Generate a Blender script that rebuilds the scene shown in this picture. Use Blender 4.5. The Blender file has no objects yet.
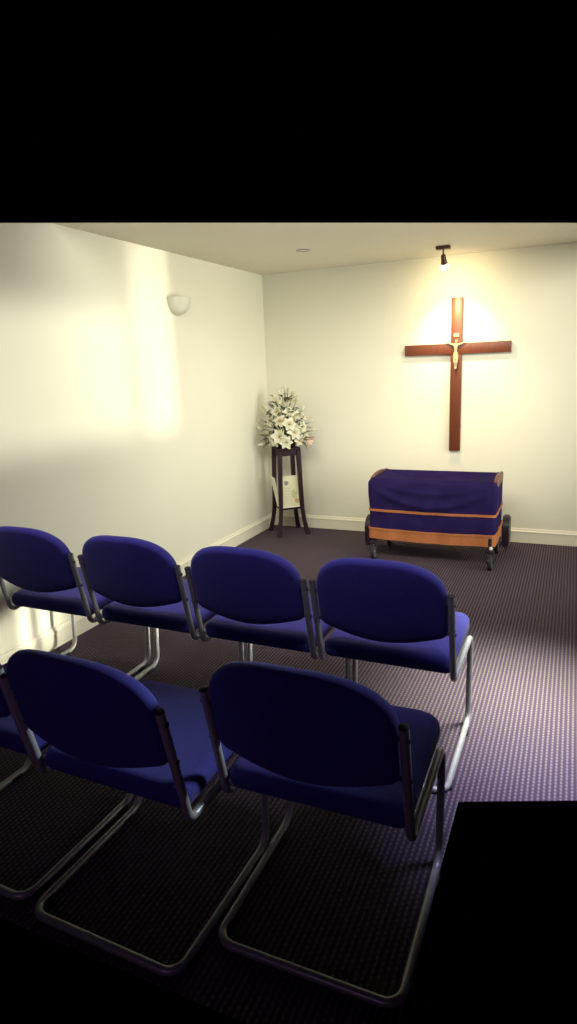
import bpy, bmesh, math, random
from mathutils import Vector, Matrix, Quaternion
random.seed(7)
PI = math.pi
scene = bpy.context.scene
C = scene.collection
V = Vector

# ------------------------------------------------------------------ materials
def lin(r, g, b):
    f = lambda c: (c/255/12.92) if c <= 10 else ((c/255+.055)/1.055)**2.4
    return (f(r), f(g), f(b), 1.0)

def mat(name, col, rough=.6, metal=0., noise=None, bump=None, sheen=0., spec=.5, emit=None):
    """procedural principled material: noise=(scale, second colour), bump=(scale, strength)"""
    m = bpy.data.materials.new(name); m.use_nodes = True
    nt = m.node_tree; b = nt.nodes['Principled BSDF']
    b.inputs['Base Color'].default_value = col
    b.inputs['Roughness'].default_value = rough
    b.inputs['Metallic'].default_value = metal
    b.inputs['Specular IOR Level'].default_value = spec
    if sheen:
        b.inputs['Sheen Weight'].default_value = sheen
        b.inputs['Sheen Roughness'].default_value = .45
    tc = nt.nodes.new('ShaderNodeTexCoord')
    if noise:
        n = nt.nodes.new('ShaderNodeTexNoise'); n.inputs['Scale'].default_value = noise[0]; n.inputs['Detail'].default_value = 5
        nt.links.new(tc.outputs['Object'], n.inputs['Vector'])
        r = nt.nodes.new('ShaderNodeValToRGB')
        r.color_ramp.elements[0].position = .3; r.color_ramp.elements[1].position = .7
        r.color_ramp.elements[0].color = col; r.color_ramp.elements[1].color = noise[1]
        nt.links.new(n.outputs['Fac'], r.inputs['Fac']); nt.links.new(r.outputs['Color'], b.inputs['Base Color'])
    if bump:
        n2 = nt.nodes.new('ShaderNodeTexNoise'); n2.inputs['Scale'].default_value = bump[0]; n2.inputs['Detail'].default_value = 3
        nt.links.new(tc.outputs['Object'], n2.inputs['Vector'])
        bp = nt.nodes.new('ShaderNodeBump'); bp.inputs['Strength'].default_value = bump[1]; bp.inputs['Distance'].default_value = .004
        nt.links.new(n2.outputs['Fac'], bp.inputs['Height']); nt.links.new(bp.outputs['Normal'], b.inputs['Normal'])
    if emit:
        b.inputs['Emission Color'].default_value = emit[0]; b.inputs['Emission Strength'].default_value = emit[1]
    return m

M = {}
M['wall'] = mat('cream_wall_paint', (.73, .71, .58, 1), .75, noise=(1.3, (.765, .745, .615, 1)), bump=(160, .06))
M['ceiling'] = mat('ceiling_paint', (.66, .62, .50, 1), .85, noise=(1.1, (.70, .66, .54, 1)), bump=(120, .05))
M['skirting'] = mat('skirting_gloss_paint', (.78, .74, .60, 1), .4, noise=(3, (.80, .77, .63, 1)))
M['blue'] = mat('royal_blue_upholstery', (.034, .030, .20, 1), .85, noise=(260, (.050, .048, .27, 1)), bump=(500, .5), sheen=.12, spec=.2)
M['steel'] = mat('grey_steel_tube', (.36, .36, .36, 1), .36, metal=.35, noise=(40, (.42, .42, .41, 1)))
M['rubber'] = mat('black_rubber', (.012, .010, .014, 1), .7, noise=(60, (.02, .016, .02, 1)))
M['darkwood'] = mat('dark_stained_wood', (.018, .006, .011, 1), .6, noise=(22, (.030, .010, .016, 1)), bump=(60, .15), spec=.2)
M['drape'] = mat('navy_velvet', (.016, .009, .055, 1), .9, noise=(9, (.023, .014, .078, 1)), bump=(300, .3), spec=.05)
M['gold'] = mat('gold_braid', (.38, .125, .040, 1), .6, noise=(120, (.50, .175, .058, 1)), bump=(260, .5))
M['caster'] = mat('caster_metal', (.30, .29, .30, 1), .4, metal=.7, noise=(30, (.38, .36, .38, 1)))
M['blackmetal'] = mat('black_enamel', (.014, .008, .016, 1), .45, noise=(30, (.022, .012, .024, 1)))
M['bronze'] = mat('dark_bronze_fitting', (.07, .025, .018, 1), .45, metal=.3, noise=(30, (.09, .035, .025, 1)))
M['ivory'] = mat('pale_ivory_resin', (.50, .38, .20, 1), .5, noise=(20, (.58, .46, .26, 1)))
M['petal'] = mat('white_petal', (.68, .67, .52, 1), .6, noise=(14, (.58, .58, .40, 1)))
M['petalwarm'] = mat('cream_petal', (.60, .57, .38, 1), .6, noise=(14, (.68, .66, .50, 1)))
M['pink'] = mat('pink_petal', (.50, .26, .20, 1), .6, noise=(14, (.70, .55, .42, 1)))
M['leaf'] = mat('dark_leaf', (.030, .045, .014, 1), .5, noise=(12, (.075, .090, .030, 1)))
M['palebud'] = mat('pale_green_bud', (.34, .36, .16, 1), .6, noise=(12, (.52, .52, .30, 1)))
M['stamen'] = mat('stamen_ochre', (.30, .16, .04, 1), .7, noise=(50, (.40, .24, .06, 1)))
M['card'] = mat('cream_card', (.72, .68, .46, 1), .6, noise=(7, (.66, .66, .42, 1)))
M['cardwhite'] = mat('white_card', (.80, .78, .66, 1), .6, noise=(7, (.84, .82, .70, 1)))
M['ink'] = mat('grey_ink', (.16, .17, .17, 1), .7, noise=(160, (.32, .33, .28, 1)))
M['inkfaint'] = mat('faint_ink', (.48, .46, .30, 1), .7, noise=(160, (.56, .54, .37, 1)))
M['inkorange'] = mat('orange_ink', (.52, .32, .10, 1), .7, noise=(90, (.62, .44, .18, 1)))
M['inkgreen'] = mat('green_ink', (.40, .45, .20, 1), .7, noise=(60, (.62, .62, .38, 1)))
M['plaster'] = mat('plaster_shade', (.62, .61, .50, 1), .8, noise=(8, (.66, .64, .53, 1)))
M['bulb'] = mat('glowing_lamp_glass', (1, .93, .75, 1), .3, noise=(5, (1, .95, .8, 1)), emit=((1, .9, .62, 1), 9))
M['downlight'] = mat('downlight_trim', (.36, .33, .28, 1), .4, metal=.3, noise=(20, (.40, .37, .30, 1)))

def wood_cross():
    m = bpy.data.materials.new('mahogany'); m.use_nodes = True
    nt = m.node_tree; b = nt.nodes['Principled BSDF']
    tc = nt.nodes.new('ShaderNodeTexCoord'); mp = nt.nodes.new('ShaderNodeMapping')
    mp.inputs['Scale'].default_value = (14, 14, 1.2)
    n = nt.nodes.new('ShaderNodeTexNoise'); n.inputs['Scale'].default_value = 6; n.inputs['Detail'].default_value = 6
    r = nt.nodes.new('ShaderNodeValToRGB')
    r.color_ramp.elements[0].color = (.085, .020, .009, 1); r.color_ramp.elements[1].color = (.175, .046, .015, 1)
    nt.links.new(tc.outputs['Object'], mp.inputs['Vector']); nt.links.new(mp.outputs['Vector'], n.inputs['Vector'])
    nt.links.new(n.outputs['Fac'], r.inputs['Fac']); nt.links.new(r.outputs['Color'], b.inputs['Base Color'])
    b.inputs['Roughness'].default_value = .42
    return m
M['mahogany'] = wood_cross()

def carpet():
    """ribbed loop-pile carpet: ribs along y, dotted by the loops"""
    m = bpy.data.materials.new('ribbed_loop_carpet'); m.use_nodes = True
    nt = m.node_tree; N = nt.nodes; L = nt.links; b = N['Principled BSDF']
    tc = N.new('ShaderNodeTexCoord'); sp = N.new('ShaderNodeSeparateXYZ'); L.new(tc.outputs['Object'], sp.inputs['Vector'])
    def mth(op, a, bb=None):
        n = N.new('ShaderNodeMath'); n.operation = op
        for i, v in enumerate((a, bb)):
            if v is None: continue
            if isinstance(v, (int, float)): n.inputs[i].default_value = v
            else: L.new(v, n.inputs[i])
        return n.outputs[0]
    PX, PY = .0190, .021
    u = mth('DIVIDE', sp.outputs['X'], PX)
    row = mth('FLOOR', u)
    rib = mth('MULTIPLY', mth('ADD', mth('COSINE', mth('MULTIPLY', mth('SUBTRACT', mth('FRACT', u), .5), 2*PI)), 1.), .5)
    v = mth('ADD', mth('DIVIDE', sp.outputs['Y'], PY), mth('MULTIPLY', row, .5))
    loop = mth('MULTIPLY', mth('ADD', mth('COSINE', mth('MULTIPLY', mth('SUBTRACT', mth('FRACT', v), .5), 2*PI)), 1.), .5)
    h = mth('MULTIPLY', mth('POWER', rib, 1.6), mth('ADD', mth('MULTIPLY', loop, .6), .4))
    nz = N.new('ShaderNodeTexNoise'); nz.inputs['Scale'].default_value = 120; nz.inputs['Detail'].default_value = 4
    L.new(tc.outputs['Object'], nz.inputs['Vector'])
    nb = N.new('ShaderNodeTexNoise'); nb.inputs['Scale'].default_value = 1.5; nb.inputs['Detail'].default_value = 4
    L.new(tc.outputs['Object'], nb.inputs['Vector'])
    f = mth('MULTIPLY', h, mth('ADD', mth('MULTIPLY', nz.outputs['Fac'], 1.5), .15))
    f = mth('MULTIPLY', f, mth('ADD', mth('MULTIPLY', nb.outputs['Fac'], .4), .8))
    r = N.new('ShaderNodeValToRGB')
    r.color_ramp.elements[0].position = .05; r.color_ramp.elements[1].position = .8
    r.color_ramp.elements[0].color = (.050, .030, .054, 1); r.color_ramp.elements[1].color = (.150, .126, .126, 1)
    L.new(f, r.inputs['Fac']); L.new(r.outputs['Color'], b.inputs['Base Color'])
    bp = N.new('ShaderNodeBump'); bp.inputs['Strength'].default_value = .7; bp.inputs['Distance'].default_value = .006
    L.new(h, bp.inputs['Height']); L.new(bp.outputs['Normal'], b.inputs['Normal'])
    b.inputs['Roughness'].default_value = .95; b.inputs['Specular IOR Level'].default_value = .15
    return m
M['carpet'] = carpet()
M['railwood'] = mat('brown_rail_wood', (.10, .034, .022, 1), .5, noise=(18, (.15, .055, .032, 1)))

# ------------------------------------------------------------------ mesh helpers
def obj(name, bm, m, parent=None, smooth=True, angle=40):
    me = bpy.data.meshes.new(name); bm.normal_update(); bm.to_mesh(me); bm.free()
    me.materials.append(M[m] if isinstance(m, str) else m)
    if smooth:
        me.shade_auto_smooth if False else None
        for p in me.polygons: p.use_smooth = True
        me.set_sharp_from_angle(angle=math.radians(angle))
    o = bpy.data.objects.new(name, me); C.objects.link(o)
    if parent: o.parent = parent
    return o

def thing(name, label, cat, loc=(0, 0, 0), rotz=0, group=None):
    o = bpy.data.objects.new(name, None); C.objects.link(o)
    o.empty_display_size = .1
    o.location = loc; o.rotation_euler = (0, 0, rotz)
    o['label'] = label; o['category'] = cat
    if group: o['group'] = group
    return o

def tag(o, label, cat, group=None):
    o['label'] = label; o['category'] = cat
    if group: o['group'] = group
    return o

def struct(name, bm, m, **k):
    o = obj(name, bm, m, **k); o['kind'] = 'structure'; return o

def box(bm, a, b, bev=0., seg=2, mx=None):
    a, b = V(a), V(b)
    r = bmesh.ops.create_cube(bm, size=1, matrix=Matrix.Translation((a+b)/2) @ Matrix.Diagonal((*(b-a), 1)))
    vs = r['verts']
    if bev > 0:
        es = list({e for v in vs for e in v.link_edges})
        rr = bmesh.ops.bevel(bm, geom=es, offset=bev, segments=seg, affect='EDGES', profile=.5)
        vs = list({v for f in rr['faces'] for v in f.verts} | {v for v in vs if v.is_valid})
    if mx is not None: bmesh.ops.transform(bm, matrix=mx, verts=[v for v in vs if v.is_valid])
    return bm

def fillet(pts, rad, n=6):
    """round the corners of a polyline; rad is a list for the inner points"""
    pts = [V(p) for p in pts]; out = [pts[0]]
    for i in range(1, len(pts)-1):
        p, a, b = pts[i], pts[i-1], pts[i+1]
        r = rad[i-1] if isinstance(rad, (list, tuple)) else rad
        da, db = (a-p).normalized(), (b-p).normalized()
        ang = da.angle(db)
        if r <= 0 or ang > PI-.01: out.append(p); continue
        t = r/math.tan(ang/2); t = min(t, (a-p).length*.49, (b-p).length*.49); rr = t*math.tan(ang/2)
        c = p + (da+db).normalized()*(rr/math.sin(ang/2))
        s, e = p+da*t-c, p+db*t-c
        ax = s.cross(e).normalized(); tot = s.angle(e)
        for k in range(n+1): out.append(c + Quaternion(ax, tot*k/n) @ s)
    out.append(pts[-1]); return out

def tube(bm, pts, r, n=12, caps=True, closed=False, flat=None):
    """sweep a circle (radius r, or one radius per point) along pts"""
    pts = [V(p) for p in pts]
    if closed: pts = pts + [pts[0], pts[1]]
    k = len(pts); rs = r if isinstance(r, (list, tuple)) else [r]*k
    tan = []
    for i in range(k):
        d = pts[min(i+1, k-1)] - pts[max(i-1, 0)]; tan.append(d.normalized())
    ref = V((0, 0, 1)) if abs(tan[0].z) < .9 else V((1, 0, 0))
    nrm = (ref - tan[0]*ref.dot(tan[0])).normalized()
    rings = []
    for i in range(k):
        if i:
            q = tan[i-1].rotation_difference(tan[i]); nrm = (q @ nrm); nrm = (nrm - tan[i]*nrm.dot(tan[i])).normalized()
        bi = tan[i].cross(nrm)
        ring = []
        for j in range(n):
            a = 2*PI*j/n
            ring.append(bm.verts.new(pts[i] + nrm*math.cos(a)*rs[i] + bi*math.sin(a)*rs[i]))
        rings.append(ring)
    if closed: rings = rings[:-2] + [rings[0]]
    for A, B in zip(rings[:-1], rings[1:]):
        for j in range(n):
            try: bm.faces.new((A[j], A[(j+1) % n], B[(j+1) % n], B[j]))
            except ValueError: pass
    if caps and not closed:
        bm.faces.new(list(reversed(rings[0]))); bm.faces.new(rings[-1])
    return bm

def lathe(bm, prof, n=24, mx=None, a0=0., a1=2*PI):
    full = abs(a1-a0-2*PI) < 1e-6
    cols = []
    cnt = n if full else n+1
    for j in range(cnt):
        a = a0+(a1-a0)*j/n
        cols.append([bm.verts.new((r*math.cos(a), r*math.sin(a), z)) for r, z in prof])
    allv = [v for c in cols for v in c]
    for j in range(n):
        A, B = cols[j], cols[(j+1) % cnt]
        for i in range(len(prof)-1):
            bm.faces.new((A[i], B[i], B[i+1], A[i+1]))
    if mx is not None: bmesh.ops.transform(bm, matrix=mx, verts=allv)
    bmesh.ops.remove_doubles(bm, verts=allv, dist=1e-6)
    return bm

def cushion(outline, thick, rad, dome_a, dome_b, fn, rings=6, seg=5):
    """padded slab: rounded rim of radius rad, domed on both faces; fn maps (u, v, w) to a point"""
    bm = bmesh.new(); k = len(outline)
    P = [V((*p, 0)) for p in outline]
    cen = sum(P, V((0, 0, 0)))/k
    nr = []
    for i in range(k):
        t = (P[(i+1) % k]-P[i-1]).normalized(); nr.append(V((t.y, -t.x, 0)))
    layers = []
    for s in range(2*seg+1):
        a = -PI/2 + PI*s/(2*seg)
        inset = rad*(1-math.cos(a)); w = (thick/2-rad)*(1 if a > 0 else -1 if a < 0 else 0) + rad*math.sin(a)
        if a == 0: w = 0
        layers.append([(P[i]-nr[i]*inset, w) for i in range(k)])
    def ringv(L): return [bm.verts.new(fn(p.x, p.y, w)) for p, w in L]
    R = [ringv(L) for L in layers]
    def bridge(A, B, flip=False):
        for i in range(k):
            q = (A[i], A[(i+1) % k], B[(i+1) % k], B[i])
            bm.faces.new(tuple(reversed(q)) if flip else q)
    for A, B in zip(R[:-1], R[1:]): bridge(A, B)
    for first, L, dome, sgn, flip in ((R[-1], layers[-1], dome_a, 1, False), (R[0], layers[0], dome_b, -1, True)):
        prev = first
        for t in range(1, rings):
            f = 1-t/rings
            ring = []
            for p, w in L:
                q = cen+(p-cen)*f
                ring.append(bm.verts.new(fn(q.x, q.y, w+sgn*dome*(1-f*f)**1.0)))
            bridge(prev, ring, flip); prev = ring
        c = bm.verts.new(fn(cen.x, cen.y, L[0][1]+sgn*dome))
        for i in range(k):
            q = (prev[i], prev[(i+1) % k], c)
            bm.faces.new(tuple(reversed(q)) if flip else q)
    bmesh.ops.recalc_face_normals(bm, faces=bm.faces)
    return bm

def copy_tree(o, parent=None):
    c = o.copy(); C.objects.link(c)
    if parent: c.parent = parent
    for ch in list(o.children): copy_tree(ch, c)
    return c

# ------------------------------------------------------------------ the room
H = 2.40
XR = 3.75
def poly(pts, thick_dir):
    bm = bmesh.new(); t = V(thick_dir)
    A = [bm.verts.new(p) for p in pts]; B = [bm.verts.new(V(p)+t) for p in pts]
    bm.faces.new(A); bm.faces.new(list(reversed(B)))
    n = len(pts)
    for i in range(n): bm.faces.new((A[i], B[i], B[(i+1) % n], A[(i+1) % n]))
    bmesh.ops.recalc_face_normals(bm, faces=bm.faces); return bm

struct('floor', poly([(0, 0, 0), (XR, 0, 0), (XR, -3.03, 0), (2.425, -3.56, 0), (2.425, -4.56, 0), (0, -4.56, 0)], (0, 0, -.004)), 'carpet', smooth=False)
struct('ceiling', poly([(0, 0, H), (XR, 0, H), (XR, -.04, H), (0, -2.66, H)], (0, 0, .0004)), 'ceiling', smooth=False)
struct('wall_back', poly([(-.1, 0, 0), (XR+.1, 0, 0), (XR+.1, 0, H), (-.1, 0, H)], (0, .1, 0)), 'wall', smooth=False)
struct('wall_left', poly([(0, 0, 0), (0, -4.56, 0), (0, -4.56, 2.2), (0, -3.03, 2.337), (0, -2.66, H), (0, 0, H)], (-.1, 0, 0)), 'wall', smooth=False)

def skirting_profile():   # (out from the wall, height)
    return [(.0, .0), (.016, .0), (.016, .088), (.020, .092), (.020, .100), (.012, .108), (.008, .122), (.0, .124)]
def skirting(name, a, b, nrm):
    bm = bmesh.new(); a, b, nrm = V(a), V(b), V(nrm)
    pr = skirting_profile()
    A = [bm.verts.new(a+nrm*o+V((0, 0, z))) for o, z in pr]; B = [bm.verts.new(b+nrm*o+V((0, 0, z))) for o, z in pr]
    for i in range(len(pr)-1): bm.faces.new((A[i], B[i], B[i+1], A[i+1]))
    bm.faces.new(A); bm.faces.new(B)
    bmesh.ops.recalc_face_normals(bm, faces=bm.faces)
    return struct(name, bm, 'skirting', angle=25)
skirting('baseboard_back', (0, 0, 0), (XR, 0, 0), (0, -1, 0))
skirting('baseboard_left', (0, 0, 0), (0, -4.56, 0), (1, 0, 0))

# ------------------------------------------------------------------ chairs
CW = .522; TR = .0125
def arch_outline():
    """back pad: upright sides, flat-arched top, gently sagging bottom (u across, v up along the pad)"""
    hw = .247; out = []
    for i in range(33):                       # top: superellipse from right to left
        a = PI*i/32
        c, s = math.cos(a), math.sin(a)
        u = hw*math.copysign(abs(c)**(2/2.7), c); v = .150*abs(s)**(2/2.05)
        out.append((u, .178+v))
    out += [(-hw, .13), (-hw, .09), (-hw, .055)]
    for i in range(1, 6):                     # left lower corner
        a = PI+PI/2*i/6; out.append((-hw+.035+.035*math.cos(a), .045+.035*math.sin(a)))
    for i in range(13):                       # bottom, sagging
        f = i/12; u = -hw+.035+(2*hw-.07)*f
        out.append((u, .010-.030*math.sin(PI*f)))
    for i in range(1, 6):
        a = 1.5*PI+PI/2*i/6; out.append((hw-.035+.035*math.cos(a), .045+.035*math.sin(a)))
    out += [(hw, .055), (hw, .09), (hw, .13)]
    return out

LEAN = math.atan2(.080, .345)
def post_at(s):                               # point on the post axis, s metres up from the lower bend
    return V((0, -math.sin(LEAN)*s, .415+math.cos(LEAN)*s))

def make_chair(name, label, group):
    t = thing(name, label, 'chair', group=group)
    # continuous cantilever tube: post, seat rail, front leg, floor runner, rear floor bar, and back up the other side
    def side(x):
        top = post_at(.362)
        return [V((x, top.y, top.z)), V((x, 0, .405)), V((x, .430, .408)), V((x, .405, TR)), V((x, -.115, TR))]
    R = side(CW/2); L_ = side(-CW/2)
    pts = fillet(R + list(reversed(L_)), [.035, .045, .055, .05, .05, .055, .045, .035], 7)
    obj('tube_frame', tube(bmesh.new(), pts, TR, 14), 'steel', t, angle=60)
    for x in (-CW/2, CW/2):                   # end caps on the posts
        bm = bmesh.new(); p = post_at(.362)
        tube(bm, [V((x, p.y, p.z)), V((x, 0, 0))+post_at(.364), V((x, 0, 0))+post_at(.367)], [.0130, .0130, .009], 12)
        obj('post_cap', bm, 'rubber', t)
    for x in (-CW/2, CW/2):
        for y in (.32, -.06):
            bm = bmesh.new(); box(bm, (x-.017, y-.025, -.001), (x+.017, y+.025, .016), .005)
            obj('rubber_glide', bm, 'rubber', t)
    # seat pad: rounded front corners, crowned
    hw, d0, d1 = .258, -.010, .490
    out = []
    for cx_, cy_, rr, a0 in ((hw, d1, .09, 0), (-hw, d1, .09, PI/2), (-hw, d0, .035, PI), (hw, d0, .035, 1.5*PI)):
        sx, sy = math.copysign(1, cx_), (1 if cy_ == d1 else -1)
        for i in range(8):
            a = a0+PI/2*i/7
            out.append((cx_-sx*rr+rr*math.cos(a), cy_-sy*rr+rr*math.sin(a)))
        if a0 == 0: out += [(hw*(.6-.4*k), d1) for k in range(4)]
        if a0 == PI/2: out += [(-hw, d1-.12-.06*k) for k in range(4)]
        if a0 == PI: out += [(-hw*(.6-.4*k), d0) for k in range(4)]
        if a0 == 1.5*PI: out += [(hw, d0+.12+.06*k) for k in range(4)]
    def sm(u, v, w):
        roll = max(0, (v-.40)/.085)
        return V((u, v, .458+w + .010*(v/.45) - .020*roll**2))
    seat = obj('seat', cushion(out, .072, .030, .008, .0, sm), 'blue', t, angle=80)
    bm = bmesh.new()                          # dark moulded pan beneath the seat
    box(bm, (-.215, .03, .418), (.215, .44, .430), .004)
    obj('seat_pan', bm, 'rubber', t)
    # back pad, slightly wrapped round the sitter
    s0 = .165
    def bmf(u, v, w):
        q = post_at(s0+v)
        curve = .030*(1-(u/.245)**2)
        n = V((0, math.cos(LEAN), math.sin(LEAN)))
        return V((u, 0, 0)) + q + n*(w*1.0 - curve + .010)
    obj('backrest', cushion(arch_outline(), .044, .019, .004, .003, bmf), 'blue', t, angle=80)
    for x in (-1, 1):                         # bolts through the posts into the pad
        for s in (.20, .325):
            bm = bmesh.new(); p = post_at(s)
            tube(bm, [V((x*(CW/2+.014), p.y, p.z)), V((x*(CW/2-.036), p.y, p.z))], .007, 10)
            obj('fixing_bolt', bm, 'rubber', t)
    return t

chair = make_chair('stacking_chair', '', None)
chairs = [
    (2.116, -3.425, 0, 'blue chair at right end of far row, nearest the trolley, with its runner in sunlight', 'far row of chairs'),
    (1.560, -3.43, 0, 'blue chair of far row second from its right end, whole back in view', 'far row of chairs'),
    (.985, -3.425, 0, 'blue chair of far row third from its right end, second from left wall', 'far row of chairs'),
    (.400, -3.42, 0, 'blue chair of far row beside the left wall, cut by the photo edge', 'far row of chairs'),
    (2.158, -4.280, .01, 'shadowed blue chair at right end of near row, closest to the aisle', 'near row of chairs'),
    (1.596, -4.41, -.02, 'shadowed blue chair in middle of near row with lit top edge', 'near row of chairs'),
    (1.020, -4.375, -.02, 'shadowed blue chair mostly cut off at left edge of near row', 'near row of chairs'),
]
for i, (x, y, rz, lab, grp) in enumerate(chairs):
    o = chair if i == 0 else copy_tree(chair)
    o.location = (x, y, 0); o.rotation_euler = (0, 0, rz); o['label'] = lab; o['group'] = grp

# ------------------------------------------------------------------ coffin trolley and its drape
TX0, TX1, TY0, TY1 = 1.262, 2.238, -.815, -.33
ZT = .668
tr = thing('coffin_trolley', 'wheeled coffin trolley hidden under navy drape below the wooden cross', 'trolley')
bm = bmesh.new()
rail = fillet([(TX0+.05, TY0+.05, .235), (TX1-.05, TY0+.05, .235), (TX1-.05, TY1-.05, .235), (TX0+.05, TY1-.05, .235)], .03)
tube(bm, rail, .016, 10, closed=True)
obj('lower_frame', bm, 'blackmetal', tr)
bm = bmesh.new()
rail = [(TX0+.03, TY0+.03, ZT-.045), (TX1-.03, TY0+.03, ZT-.045), (TX1-.03, TY1-.03, ZT-.045), (TX0+.03, TY1-.03, ZT-.045)]
tube(bm, rail, .014, 10, closed=True)
obj('upper_frame', bm, 'blackmetal', tr)
for x, sgn in ((TX0+.012, -1), (TX1-.012, 1)):          # curved wooden end rails, standing a little proud of the cloth
    bm = bmesh.new()
    n = 14; A = []
    for i in range(n+1):
        f = i/n; y = TY0+.05+(TY1-TY0-.05)*f
        zt = ZT-.006+.026*math.sin(PI*min(1, f*1.05))**.7 if f < .97 else ZT+.002
        A.append((y, zt))
    prof = [(y, z) for y, z in A] + [(TY1, ZT-.06), (TY0+.05, ZT-.06)]
    v1 = [bm.verts.new((x-.013, y, z)) for y, z in prof]; v2 = [bm.verts.new((x+.013, y, z)) for y, z in prof]
    bm.faces.new(v1); bm.faces.new(list(reversed(v2)))
    for i in range(len(prof)):
        j = (i+1) % len(prof); bm.faces.new((v1[i], v2[i], v2[j], v1[j]))
    bmesh.ops.recalc_face_normals(bm, faces=bm.faces)
    obj('end_rail', bm, 'railwood', tr, angle=30)
for x in (TX0+.05, TX1-.05):                            # scissor legs between the two frames
    bm = bmesh.new()
    tube(bm, [(x, TY0+.06, .235), (x, TY1-.06, ZT-.045)], .011, 8)
    tube(bm, [(x, TY1-.06, .235), (x, TY0+.06, ZT-.045)], .011, 8)
    obj('folding_brace', bm, 'blackmetal', tr)
for x, y in ((TX0+.03, TY0+.02), (TX1-.03, TY0-.004), (TX0+.05, TY1-.03), (TX1-.03, TY1-.03)):
    bm = bmesh.new()
    tube(bm, [(x, y, .24), (x, y, .135)], .015, 10)
    leg = obj('leg', bm, 'blackmetal', tr)
    wc = V((x+.008, y-.030, .062))
    bm = bmesh.new()
    box(bm, (x-.028, y-.026, .128), (x+.028, y+.026, .142), .004)
    for s in (-1, 1):
        box(bm, (-.004, -.013, -.015), (.004, .013, .085), .003, mx=Matrix.Translation(wc+V((s*.022, 0, 0))) @ Matrix.Rotation(-.33, 4, 'X'))
    obj('caster_fork', bm, 'blackmetal', leg)
    bm = bmesh.new()
    mx = Matrix.Translation(wc) @ Matrix.Rotation(PI/2, 4, 'Y')
    lathe(bm, [(.020, -.012), (.044, -.015), (.0585, -.012), (.062, -.006), (.062, .006), (.0585, .012), (.044, .015), (.020, .012), (.020, -.012)], 28, mx)
    w = obj('caster_wheel', bm, 'rubber', leg)
    bm = bmesh.new()
    lathe(bm, [(0, -.017), (.016, -.017), (.021, -.013), (.034, -.016), (.043, -.0155), (.043, .0155), (.034, .016), (.021, .013), (.016, .017), (0, .017)], 24, mx)
    obj('wheel_rim', bm, 'caster', w)
bm = bmesh.new(); lathe(bm, [(0, .012), (.010, .010), (.013, 0), (.010, -.010), (0, -.012)], 14, Matrix.Translation((TX1-.022, TY0-.018, .165)))
obj('brake_button', bm, 'cardwhite', tr)['label'] = 'small white brake button above front right caster'
for x, s, cy in ((TX0-.045, -1, -.52), (TX1+.005, 1, TY1+.06)):             # dark rounded wheel guards at the back corners
    bm = bmesh.new()
    w_, zt, zb = .105, .300, .050
    out = []
    for i in range(17):
        a = PI*i/16; out.append((cy+w_*math.cos(a), zt-w_+w_*1.0*math.sin(a)))
    out += [(cy-w_*.9, zb), (cy+w_*.9, zb)]
    a_ = [bm.verts.new((x+s*.002, y, z)) for y, z in out]; b_ = [bm.verts.new((x+s*.058, y, z)) for y, z in out]
    bm.faces.new(a_); bm.faces.new(list(reversed(b_)))
    for i in range(len(out)):
        j = (i+1) % len(out); bm.faces.new((a_[i], b_[i], b_[j], a_[j]))
    bmesh.ops.recalc_face_normals(bm, faces=bm.faces)
    bmesh.ops.bevel(bm, geom=[e for e in bm.edges if abs(e.verts[0].co.x-e.verts[1].co.x) < 1e-4], offset=.010, segments=2, affect='EDGES')
    # bracket tying the guard to the lower frame
    tube(bm, [(x+s*.01, min(cy, TY1-.06), .235), (x-s*.10, min(cy, TY1-.06), .235)], .012, 8)
    obj('wheel_guard', bm, 'blackmetal', tr, angle=35)

dr = thing('trolley_drape', 'navy velvet drape with gold braid and fringe hung over the coffin trolley', 'drape')
def outline_xy(off=0., n_long=46, n_short=22, r=.018):
    """rounded rectangle run round the trolley, with its outward normal and arc length"""
    x0, x1, y0, y1 = TX0-off, TX1+off, TY0-off, TY1+off
    pts = []
    def arc(cx, cy, a0):
        for i in range(5):
            a = a0+PI/2*i/4; pts.append((V((cx+r*math.cos(a), cy+r*math.sin(a), 0)), V((math.cos(a), math.sin(a), 0))))
    arc(x0+r, y0+r, PI)
    for i in range(1, n_long): pts.append((V((x0+r+(x1-x0-2*r)*i/n_long, y0, 0)), V((0, -1, 0))))
    arc(x1-r, y0+r, 1.5*PI)
    for i in range(1, n_short): pts.append((V((x1, y0+r+(y1-y0-2*r)*i/n_short, 0)), V((1, 0, 0))))
    arc(x1-r, y1-r, 0)
    for i in range(1, n_long): pts.append((V((x1-r-(x1-x0-2*r)*i/n_long, y1, 0)), V((0, 1, 0))))
    arc(x0+r, y1-r, PI/2)
    for i in range(1, n_short): pts.append((V((x0, y1-r-(y1-y0-2*r)*i/n_short, 0)), V((-1, 0, 0))))
    return pts
OUT = outline_xy()
def fold(p, z):
    """small soft folds in the hanging cloth and the swag of the slack top across the front"""
    f = (p.x-TX0)/(TX1-TX0); d = 0.
    front = p.y < TY0+.05
    hang = max(0., min(1., (ZT-z)/.45))
    d += .004*hang*(math.sin(p.x*23+1)+.6*math.sin(p.x*41+p.y*31))
    if front:
        sw = ZT-.04-.17*math.sin(PI*min(1, max(0, f)))**.8            # swag line
        d += .020*math.exp(-((z-sw)/.030)**2)*math.sin(PI*min(1, max(0, f)))**.5
        sw2 = ZT-.02-.085*math.sin(PI*min(1, max(0, f)))**.8
        d += .010*math.exp(-((z-sw2)/.020)**2)*math.sin(PI*min(1, max(0, f)))**.5
        d += .018*max(0, min(1, (z-.38)/.28))*math.exp(-((z-(ZT-.14))/.13)**2)
    return d
def dz(p):      # hems dip in the middle of each side
    f = (p.x-TX0)/(TX1-TX0)
    return -.012*math.sin(PI*max(0, min(1, f)))
ZB = .255
bm = bmesh.new()
levels = [ZB+(ZT-.04-ZB)*i/26 for i in range(27)]
rings = []
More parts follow.
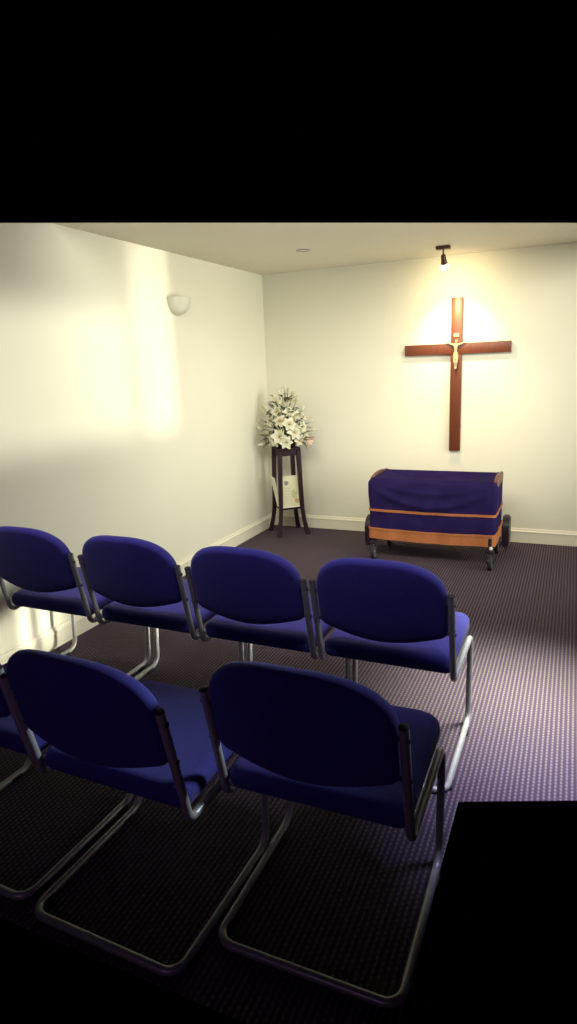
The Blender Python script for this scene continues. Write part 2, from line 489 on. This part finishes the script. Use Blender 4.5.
for z in levels:
    rings.append([bm.verts.new(p+nr*fold(p, z)+V((0, 0, z+dz(p)*(1-(z-ZB)/(ZT-ZB))))) for p, nr in OUT])
RT = .040
for k in range(1, 7):                       # rounded shoulder
    a = PI/2*k/6
    rings.append([bm.verts.new(p-nr*RT*(1-math.cos(a))+nr*fold(p, ZT-.04)*(1-k/6)+V((0, 0, ZT-RT+RT*math.sin(a)))) for p, nr in OUT])
cen = V(((TX0+TX1)/2, (TY0+TY1)/2, 0))
base = [v.co.copy() for v in rings[-1]]
for k in range(1, 9):
    f = 1-k/9
    rings.append([bm.verts.new(V((cen.x+(q.x-cen.x)*f, cen.y+(q.y-cen.y)*f, ZT-.055*(1-f**3)))) for q in base])
for A, B in zip(rings[:-1], rings[1:]):
    for i in range(len(A)):
        j = (i+1) % len(A); bm.faces.new((A[i], A[j], B[j], B[i]))
bm.faces.new(rings[-1])
bmesh.ops.recalc_face_normals(bm, faces=bm.faces)
obj('velvet_cloth', bm, 'drape', dr, angle=80)
def band(name, z0, z1, off, wob=0.):
    """a braid that runs round the hanging cloth"""
    bm = bmesh.new(); rows = 5; R_ = []
    for k in range(rows+1):
        z = z0+(z1-z0)*k/rows
        R_.append([bm.verts.new(p+nr*(fold(p, z)+off+wob*math.sin(i*2.4)*(1-k/rows))+V((0, 0, z+dz(p)*(1-max(0, z-ZB)/(ZT-ZB))))) for i, (p, nr) in enumerate(OUT)])
    I_ = [[bm.verts.new(p+nr*(fold(p, z)+.001)+V((0, 0, z+dz(p)*(1-max(0, z-ZB)/(ZT-ZB))))) for p, nr in OUT] for z in (z1, z0)]
    loop = R_ + I_ + [R_[0]]
    for A, B in zip(loop[:-1], loop[1:]):
        for i in range(len(A)):
            j = (i+1) % len(A); bm.faces.new((A[i], A[j], B[j], B[i]))
    bmesh.ops.recalc_face_normals(bm, faces=bm.faces)
    return obj(name, bm, 'gold', dr, angle=60)
band('gold_braid', .402, .421, .006)
band('gold_fringe', .176, .262, .007, .0022)
band('fringe_heading', .252, .266, .012)

# ------------------------------------------------------------------ flower stand
ps = thing('plant_stand', 'tall dark wooden plant stand with four splayed legs in the room corner', 'stand')
sc_ = V((.280, -.235, 0)); SR = math.radians(42)
def sp_(x, y, z):
    return sc_ + Matrix.Rotation(SR, 3, 'Z') @ V((x, y, z))
bm = bmesh.new()
mxs = Matrix.Translation(sc_) @ Matrix.Rotation(SR, 4, 'Z')
box(bm, (-.110, -.110, .805), (.110, .110, .828), .006, mx=mxs)
obj('table_top', bm, 'darkwood', ps, angle=30)
bm = bmesh.new()
for s in (-1, 1):
    box(bm, (-.092, s*.092-.008, .755), (.092, s*.092+.008, .805), .002, mx=mxs)
    box(bm, (s*.092-.008, -.092, .755), (s*.092+.008, .092, .805), .002, mx=mxs)
obj('apron', bm, 'darkwood', ps, angle=30)
def splay(z):       # half spacing of the legs at height z: nearly straight, flaring out at the foot
    f = 1-z/.805
    return .090+.022*f+.032*max(0, (f-.62)/.38)**2
for sx in (-1, 1):
    for sy in (-1, 1):
        bm = bmesh.new(); prev = None
        for i in range(17):
            z = .805*(1-i/16); h = splay(z); w = .019-.003*max(0, min(1, (.8-z)/.6))
            if z < .12: w += .004*(1-z/.12)
            ring = [bm.verts.new(sp_(sx*h+a*w, sy*h+b*w, z)) for a, b in ((-1, -1), (1, -1), (1, 1), (-1, 1))]
            if prev:
                for k in range(4): bm.faces.new((prev[k], prev[(k+1) % 4], ring[(k+1) % 4], ring[k]))
            else: bm.faces.new(ring)
            prev = ring
        bm.faces.new(list(reversed(prev)))
        bmesh.ops.recalc_face_normals(bm, faces=bm.faces)
        obj('leg', bm, 'darkwood', ps, angle=50)
bm = bmesh.new()
box(bm, (-.104, -.104, .245), (.104, .104, .262), .004, mx=mxs)
obj('lower_shelf', bm, 'darkwood', ps, angle=30)

# cards on the lower shelf
cd = thing('printed_card', 'tall cream printed card with grey emblem leaning on plant stand shelf', 'card')
cmx = mxs @ Matrix.Translation((.002, -.090, .2625)) @ Matrix.Rotation(math.radians(-8), 4, 'X')
bm = bmesh.new(); box(bm, (-.084, -.002, 0), (.084, .002, .300), .0006, 1, mx=cmx); obj('card_sheet', bm, 'card', cd, angle=30)
def mark(name, m, x0, z0, x1, z1, rnd=0):
    bm = bmesh.new()
    if rnd:
        vs = [bm.verts.new(cmx @ V(((x0+x1)/2+(x1-x0)/2*math.cos(a)*(1+.18*math.sin(a*5)), -.0028, (z0+z1)/2+(z1-z0)/2*math.sin(a)*(1+.15*math.cos(a*3))))) for a in [2*PI*i/22 for i in range(22)]]
    else:
        vs = [bm.verts.new(cmx @ V((x, -.0028, z))) for x, z in ((x0, z0), (x1, z0), (x1, z1), (x0, z1))]
    bm.faces.new(vs); return obj(name, bm, m, cd, smooth=False)
mark('emblem', 'ink', -.052, .212, -.010, .256, 1)
mark('flower_motif', 'inkorange', .040, .040, .082, .085, 1)
mark('leaf_motif', 'inkgreen', .012, .085, .066, .165, 1)
mark('top_border', 'inkfaint', -.080, .288, .080, .291)
for i in range(5):
    mark('text_line', 'inkfaint', -.066, .180-.026*i, .004+.012*(i % 2), .183-.026*i)
bm = bmesh.new(); box(bm, (-.084, -.006, 0), (.084, .002, .012), .001, 1, mx=cmx); obj('card_lip', bm, 'cardwhite', cd, angle=30)
cmx2 = mxs @ Matrix.Translation((0, 0, .2625))
bm = bmesh.new()
vs = [(-.096, -.050, 0), (-.096, .040, 0), (-.130, .116, .290), (-.126, -.015, .280)]
A = [bm.verts.new(cmx2 @ V(v)) for v in vs]; B = [bm.verts.new(cmx2 @ (V(v)+V((-.003, 0, 0)))) for v in vs]
bm.faces.new(A); bm.faces.new(list(reversed(B)))
for i in range(4): bm.faces.new((A[i], B[i], B[(i+1) % 4], A[(i+1) % 4]))
bmesh.ops.recalc_face_normals(bm, faces=bm.faces)
tag(obj('folded_card', bm, 'cardwhite', smooth=False), 'white card standing edge-on at left of plant stand shelf', 'card')

# ------------------------------------------------------------------ flowers
fl = thing('flower_arrangement', 'tall arrangement of white lilies and buds on dark plant stand', 'flowers', group=None)
FB = sc_ + V((.0, -.0, .828))
bm = bmesh.new()
lathe(bm, [(0, 0), (.075, 0), (.095, .012), (.105, .045), (.098, .060), (.090, .056), (.085, .020), (0, .018)], 26, Matrix.Translation(FB))
obj('bowl', bm, 'darkwood', fl)
bm = bmesh.new()
lathe(bm, [(0, .025), (.084, .022), (.086, .060), (.05, .10), (0, .11)], 18, Matrix.Translation(FB))
obj('floral_foam', bm, 'leaf', fl)

def frame_to(d):
    d = V(d).normalized()
    return d.to_track_quat('Z', 'Y').to_matrix().to_4x4()
def lily(size, n=6, curl=.9, width=.30):
    bm = bmesh.new()
    for k in range(n):
        a = 2*PI*k/n + random.uniform(-.08, .08); sz = size*(1 if k % 2 else .92)
        rows = []
        for i in range(7):
            t = i/6
            th = .35 + curl*t*1.05                         # the petal opens away from the axis and curls back
            r = sz*(math.sin(th)*t*.78+.06*t); z = sz*(.62*t*math.cos(th*.9)+.02)
            w = sz*width*math.sin(PI*min(.985, .10+.86*t**.85))**.9
            row = []
            for s in (-1, -.5, 0, .5, 1):
                lx = r; ly = s*w; lz = z+abs(s)*w*.30 - (.02*sz if s == 0 else 0)
                row.append(bm.verts.new((lx*math.cos(a)-ly*math.sin(a), lx*math.sin(a)+ly*math.cos(a), lz)))
            rows.append(row)
        for A, B in zip(rows[:-1], rows[1:]):
            for j in range(4): bm.faces.new((A[j], A[j+1], B[j+1], B[j]))
    return bm
def stamens(size):
    bm = bmesh.new()
    for k in range(6):
        a = 2*PI*k/6+.5; r = size*.17
        tube(bm, [(0, 0, .02*size), (r*.5*math.cos(a), r*.5*math.sin(a), size*.28), (r*math.cos(a), r*math.sin(a), size*.44)], size*.012, 5)
        e = V((r*math.cos(a), r*math.sin(a), size*.45)); t = V((-math.sin(a), math.cos(a), 0))*size*.05
        tube(bm, [e-t, e, e+t], [size*.012, size*.026, size*.012], 6)
    return bm
def bud(l, w):
    bm = bmesh.new()
    lathe(bm, [(0, 0), (w*.35, l*.06), (w*.8, l*.30), (w, l*.52), (w*.82, l*.76), (w*.35, l*.95), (0, l)], 9)
    return bm
def leaf(l, w, droop):
    bm = bmesh.new(); rows = []
    for i in range(8):
        t = i/7; ww = w*math.sin(PI*(.04+.95*t))**.8
        x = l*t; z = l*(.25*t-droop*t*t)
        rows.append([bm.verts.new((x, s*ww, z+abs(s)*ww*.35)) for s in (-1, 0, 1)])
    for A, B in zip(rows[:-1], rows[1:]):
        for j in range(2): bm.faces.new((A[j], A[j+1], B[j+1], B[j]))
    return bm
def put(name, bm, m, pos, mx, parent):
    o = obj(name, bm, m, parent, angle=80)
    o.matrix_local = Matrix.Translation(pos) @ mx
    return o
def stem(p0, p1, r=.0032):
    bm = bmesh.new(); mid = (p0+p1)/2+V((0, 0, .03))
    tube(bm, [p0, mid, p1], r, 6); return bm
# camera-side positions given as (across, out of the corner, height) about the bowl
RI = V((.913, .405, 0)); OUTV = V((.30, -.95, 0)).normalized(); RX = V((1, .12, 0)).normalized()
def fp(a, o, h):
    p = FB + RX*(a-.004) + OUTV*o + V((0, 0, h))
    p.x = max(.055, p.x); p.y = min(-.055, p.y)
    return p
blooms = [  # across, out, height, size, tilt up
    (-.030, .135, .110, .135, .15), (.030, .150, .060, .105, .0), (-.075, .110, .075, .100, .1), (.110, .110, .145, .120, .3),
    (.060, .125, .215, .115, .4), (-.020, .115, .245, .105, .5), (-.135, .060, .130, .100, .2), (-.175, .040, .085, .085, .0),
    (.180, .060, .190, .095, .35), (.150, .080, .075, .095, .0), (.215, .040, .095, .075, .0), (-.120, .050, .245, .095, .45),
    (-.060, .070, .325, .095, .7), (.050, .060, .320, .090, .6), (.120, .040, .290, .085, .5), (-.150, .020, .310, .075, .5),
    (.000, .050, .400, .085, .9), (-.070, .020, .410, .070, .9), (.070, .020, .415, .075, .9), (.020, .000, .475, .065, 1.1), (.190, .010, .270, .070, .5),
]
core = fp(0, 0, .08)
for a, o, h, s, up in blooms:
    a *= .92; s *= .80
    p = fp(a, o, h)
    d = (RX*a*1.6+OUTV*(o+.10)*1.3+V((0, 0, up*.22))); d.normalize()
    d = (d+V((random.uniform(-.2, .2), random.uniform(-.2, .2), random.uniform(-.1, .2)))).normalized()
    st = obj('stem', stem(core, p), 'leaf', fl)
    mx = frame_to(d)
    L1 = put('lily', lily(s, 6, random.uniform(.75, 1.05), random.uniform(.26, .34)), random.choice(['petal', 'petal', 'petalwarm']), p, mx, fl)
    put('stamens', stamens(s), 'stamen', V((0, 0, 0)), Matrix(), L1)
tops = [(-.010, .0, .500, 1), (.018, .01, .520, 1), (-.035, .0, .470, 1), (.045, .01, .500, 1), (.080, .0, .455, 1), (-.085, .0, .440, 1), (-.120, .0, .385, 1),
        (.110, .0, .400, 1), (-.175, .0, .330, 1), (.165, .0, .330, 1), (-.205, .02, .250, 0), (.235, .02, .225, 0), (.250, .03, .150, 0), (-.215, .03, .170, 0),
        (.225, .06, .060, 0), (-.190, .07, .040, 0), (-.03, .07, .300, 0), (.09, .09, .255, 0), (-.10, .09, .185, 0), (.16, .09, .14, 0)]
for a, o, h, t in tops:
    p = fp(a, o, h)
    d = (p-core).normalized()
    obj('stem', stem(core, p, .0028), 'leaf', fl)
    put('bud', bud(random.uniform(.045, .075), random.uniform(.010, .016)), random.choice(['palebud', 'petalwarm', 'petal']), p, frame_to(d), fl)
p = fp(.235, .075, .070); obj('stem', stem(core, p), 'leaf', fl)
L1 = put('pink_flower', lily(.062, 6, .7, .34), 'pink', p, frame_to(RX+OUTV*.8), fl); L1['label'] = 'small pink bloom at right of the arrangement'
for i in range(120):
    ang = random.uniform(-PI*1.02, .15*PI); h = random.choice([.05, .09, .13, .18, .24, .30, .36, .42])*random.uniform(.8, 1.1)
    rad = random.uniform(.05, .15)*(1-h*1.2)
    p = fp(math.cos(ang)*rad*1.5, -math.sin(ang)*rad, h)
    yaw = math.atan2((p-core).y, (p-core).x)+random.uniform(-.5, .5)
    l = random.uniform(.07, .14)*(1.1-h)
    # keep the tips clear of the walls
    tip = p+V((math.cos(yaw), math.sin(yaw), 0))*l
    if tip.x < .03 or tip.y > -.03: continue
    put('leaf', leaf(l, random.uniform(.010, .019), random.uniform(.1, .8)), 'leaf', p, Matrix.Rotation(yaw, 4, 'Z') @ Matrix.Rotation(random.uniform(-1.1, .15), 4, 'Y'), fl)

# ------------------------------------------------------------------ cross
CXx = 1.797
cr = thing('wall_cross', 'large reddish wooden cross hung on the floodlit back wall', 'cross', (0, 0, 0))
YF, YB = -.036, -.008
bm = bmesh.new(); box(bm, (CXx-.046, YF, .790), (CXx+.046, YB, 2.062), .003); obj('upright_beam', bm, 'mahogany', cr, angle=30)
bm = bmesh.new(); box(bm, (1.360, YF-.004, 1.608), (2.236, YB, 1.696), .003); obj('cross_beam', bm, 'mahogany', cr, angle=30)
bm = bmesh.new(); box(bm, (CXx-.03, YB-.002, 1.45), (CXx+.03, -.001, 1.55), .002); box(bm, (CXx-.03, YB-.002, 1.80), (CXx+.03, -.001, 1.90), .002); obj('wall_spacer', bm, 'darkwood', cr, angle=30)
# the pale figure: one continuous skinned body with raised arms, and a title plate over its head
me = bpy.data.meshes.new('corpus')
zc = 1.655
J = [  # x, y, z, radius
    (0, -.012, -.050, .0155),    # 0 pelvis
    (0, -.014, -.020, .0135),    # 1 waist
    (0, -.018, .012, .0185),     # 2 chest
    (0, -.017, .028, .0120),     # 3 collar
    (.002, -.020, .041, .0070),  # 4 neck
    (.006, -.026, .056, .0125),  # 5 head
    (.007, -.027, .070, .0100),  # 6 crown
    (-.026, -.014, .030, .0085), (-.054, -.010, .040, .0065), (-.083, -.007, .052, .0050), (-.092, -.006, .056, .0055),   # 7-10 left arm
    (.026, -.014, .030, .0085), (.054, -.010, .040, .0065), (.083, -.007, .052, .0050), (.092, -.006, .056, .0055),       # 11-14 right arm
    (-.011, -.015, -.075, .0110), (-.008, -.026, -.110, .0090), (-.004, -.012, -.150, .0065), (-.002, -.018, -.172, .0058),  # 15-18
    (.011, -.015, -.075, .0110), (.010, -.026, -.110, .0090), (.004, -.015, -.150, .0065), (.003, -.024, -.172, .0058),      # 19-22
]
E_ = [(0, 1), (1, 2), (2, 3), (3, 4), (4, 5), (5, 6), (3, 7), (7, 8), (8, 9), (9, 10), (3, 11), (11, 12), (12, 13), (13, 14),
      (0, 15), (15, 16), (16, 17), (17, 18), (0, 19), (19, 20), (20, 21), (21, 22)]
me.from_pydata([(x, y, z) for x, y, z, r in J], E_, [])
co = bpy.data.objects.new('corpus', me); C.objects.link(co); co.parent = cr
co.location = (CXx, YF-.004, zc)
me.materials.append(M['ivory'])
sk = co.modifiers.new('Skin', 'SKIN'); sk.use_smooth_shade = True
for i, v in enumerate(me.skin_vertices[0].data):
    v.radius = (J[i][3], J[i][3]); v.use_root = (i == 0)
ss = co.modifiers.new('Sub', 'SUBSURF'); ss.levels = 2; ss.render_levels = 2
co['label'] = 'small pale crucified figure with arms raised'
bm = bmesh.new()
n = 20; prev = None
for k, (z, rx, ry) in enumerate([(-.030, .0165, .0165), (-.050, .020, .019), (-.075, .0225, .019), (-.088, .022, .018)]):
    ring = [bm.verts.new((rx*math.cos(2*PI*i/n), -.014+ry*math.sin(2*PI*i/n), z+.004*math.sin(6*PI*i/n))) for i in range(n)]
    if prev:
        for i in range(n): bm.faces.new((prev[i], prev[(i+1) % n], ring[(i+1) % n], ring[i]))
    prev = ring
o = obj('loincloth', bm, 'ivory', co)
bm = bmesh.new()
box(bm, (CXx-.022, YF-.007, zc+.092), (CXx+.022, YF-.0, zc+.122), .002)
obj('title_plate', bm, 'ivory', cr, angle=30)

# ------------------------------------------------------------------ light fittings
sl = thing('ceiling_spotlight', 'small bronze ceiling spotlight with glowing lamp aimed at the cross', 'spotlight')
SX, SY = 1.762, -.480
bm = bmesh.new(); box(bm, (SX-.052, SY-.030, H-.024), (SX+.052, SY+.030, H), .004); obj('ceiling_plate', bm, 'bronze', sl, angle=30)
bm = bmesh.new(); tube(bm, [(SX, SY, H-.02), (SX, SY, H-.075)], .0055, 10); obj('stem', bm, 'bronze', sl)
aim = (V((1.797, -.05, 1.60))-V((SX, SY, H-.09))).normalized()
hm = Matrix.Translation((SX, SY, H-.070)) @ aim.to_track_quat('Z', 'Y').to_matrix().to_4x4()
bm = bmesh.new(); lathe(bm, [(0, -.012), (.012, -.010), (.018, .0), (.021, .040), (.026, .062), (.0225, .062), (.018, .040), (0, .034)], 22, hm); obj('lamp_head', bm, 'bronze', sl, angle=50)
bm = bmesh.new(); lathe(bm, [(.012, .036), (.023, .060), (.030, .084), (.029, .096), (.018, .104), (0, .106)], 22, hm); obj('glowing_bulb', bm, 'bulb', sl)

ws = thing('wall_uplighter', 'plain half-bowl plaster uplighter high on the left wall', 'wall light')
bm = bmesh.new()
lathe(bm, [(.108, 0), (.116, -.002), (.114, -.028), (.100, -.070), (.073, -.104), (.042, -.121), (.0, -.127)], 26, Matrix.Translation((.0, -1.475, 2.090)), -PI/2, PI/2)
obj('half_bowl', bm, 'plaster', ws, angle=60)
bm = bmesh.new(); lathe(bm, [(.0, -.030), (.100, -.030), (.108, 0)], 20, Matrix.Translation((.0, -1.475, 2.090)), -PI/2, PI/2); obj('bowl_rim', bm, 'plaster', ws)

dl = thing('recessed_downlight', 'small round recessed downlight in the ceiling left of the spotlight', 'downlight')
bm = bmesh.new(); lathe(bm, [(.030, -.002), (.036, -.008), (.050, -.007), (.054, 0), (.0, 0)], 26, Matrix.Translation((.827, -.985, H))); obj('trim_ring', bm, 'downlight', dl)
bm = bmesh.new(); lathe(bm, [(0, -.0035), (.032, -.0035), (.032, -.001)], 22, Matrix.Translation((.827, -.985, H))); obj('lamp_face', bm, 'plaster', dl)

# ------------------------------------------------------------------ lights
def aimq(loc, to): return (V(to)-V(loc)).to_track_quat('-Z', 'Y').to_euler()
def area(name, loc, to, sx, sy, power, col, spread=180):
    l = bpy.data.lights.new(name, 'AREA'); l.shape = 'RECTANGLE'; l.size = sx; l.size_y = sy; l.energy = power; l.color = col; l.spread = math.radians(spread)
    o = bpy.data.objects.new(name, l); C.objects.link(o); o.location = loc; o.rotation_euler = aimq(loc, to); return o
def spot(name, loc, to, ang, blend, power, col, size=.03):
    l = bpy.data.lights.new(name, 'SPOT'); l.energy = power; l.color = col; l.spot_size = math.radians(ang); l.spot_blend = blend; l.shadow_soft_size = size
    o = bpy.data.objects.new(name, l); C.objects.link(o); o.location = loc; o.rotation_euler = aimq(loc, to); return o

spot('spotlight_beam', hm @ V((0, 0, .125)), (1.80, .0, 1.54), 82, 1.0, 70, (1, .77, .38), .03)
spot('spotlight_spill', hm @ V((0, 0, .125)), (1.80, .0, 1.98), 168, 1.0, 12, (1, .78, .42), .03)
# daylight from openings on the right and from overhead, then added fills
area('daylight_wall_patch', (3.7, -2.74, 1.62), (0, -2.74, 1.56), 1.35, .80, 2.0, (.98, 1, .82), 6)
area('daylight_wall_column', (3.7, -1.78, 1.72), (0, -1.78, 1.84), .40, 1.4, 1.1, (.98, 1, .80), 5)
area('daylight_low', (3.6, -2.35, .50), (0, -3.2, .20), .35, .22, 1.0, (1, .97, .78), 9)
area('daylight_floor', (2.95, -2.30, 2.75), (2.60, -2.74, 0), .45, .3, 16, (.93, 1, .80), 30)
area('daylight_aisle', (3.2, -3.1, 2.75), (2.80, -3.42, 0), .4, .25, 5, (.58, .60, 1), 28)
area('daylight_rim', (3.6, -2.75, 1.75), (1.9, -4.25, .80), .4, .3, 1.6, (.80, .90, 1), 24)
area('daylight_window', (3.72, -1.9, 1.30), (0, -1.25, 1.1), 2.6, 1.6, 37, (1, .99, .86), 95)
area('room_fill', (1.9, -3.0, 2.75), (1.6, 0, 1.0), 3.0, .8, 33, (1, .95, .80), 96)  # unseen lamp added to brighten the back wall, trolley and far floor
area('row_fill', (1.4, -4.15, 2.55), (1.4, -3.40, .6), 2.4, .15, 3.4, (.85, .78, 1), 34)  # unseen lamp added above to lift the backs of the far row
area('rear_fill', (1.7, -6.9, 1.15), (1.5, -4.3, .72), 2.0, .7, .55, (.85, .42, 1), 60)  # weak unseen lamp added behind the camera to tint the near row

w = bpy.data.worlds.new('World'); scene.world = w; w.use_nodes = True
w.node_tree.nodes['Background'].inputs['Color'].default_value = (0, 0, 0, 1)
w.node_tree.nodes['Background'].inputs['Strength'].default_value = 0

# ------------------------------------------------------------------ camera
r = V((.9133154, .40531974, -.03963438)); u = V((-.05646533, .22241072, .97331657)); f = V((-.40331953, .88670704, -.22601765))
cd_ = bpy.data.cameras.new('Camera'); cam = bpy.data.objects.new('Camera', cd_); C.objects.link(cam)
cam.matrix_world = Matrix(((r.x, u.x, -f.x, 2.72916324), (r.y, u.y, -f.y, -5.61822175), (r.z, u.z, -f.z, 1.57225658), (0, 0, 0, 1)))
cd_.sensor_fit = 'HORIZONTAL'; cd_.sensor_width = 36; cd_.lens = 631.916/577*36
cd_.clip_start = .05
scene.camera = cam
scene.view_settings.view_transform = 'Standard'
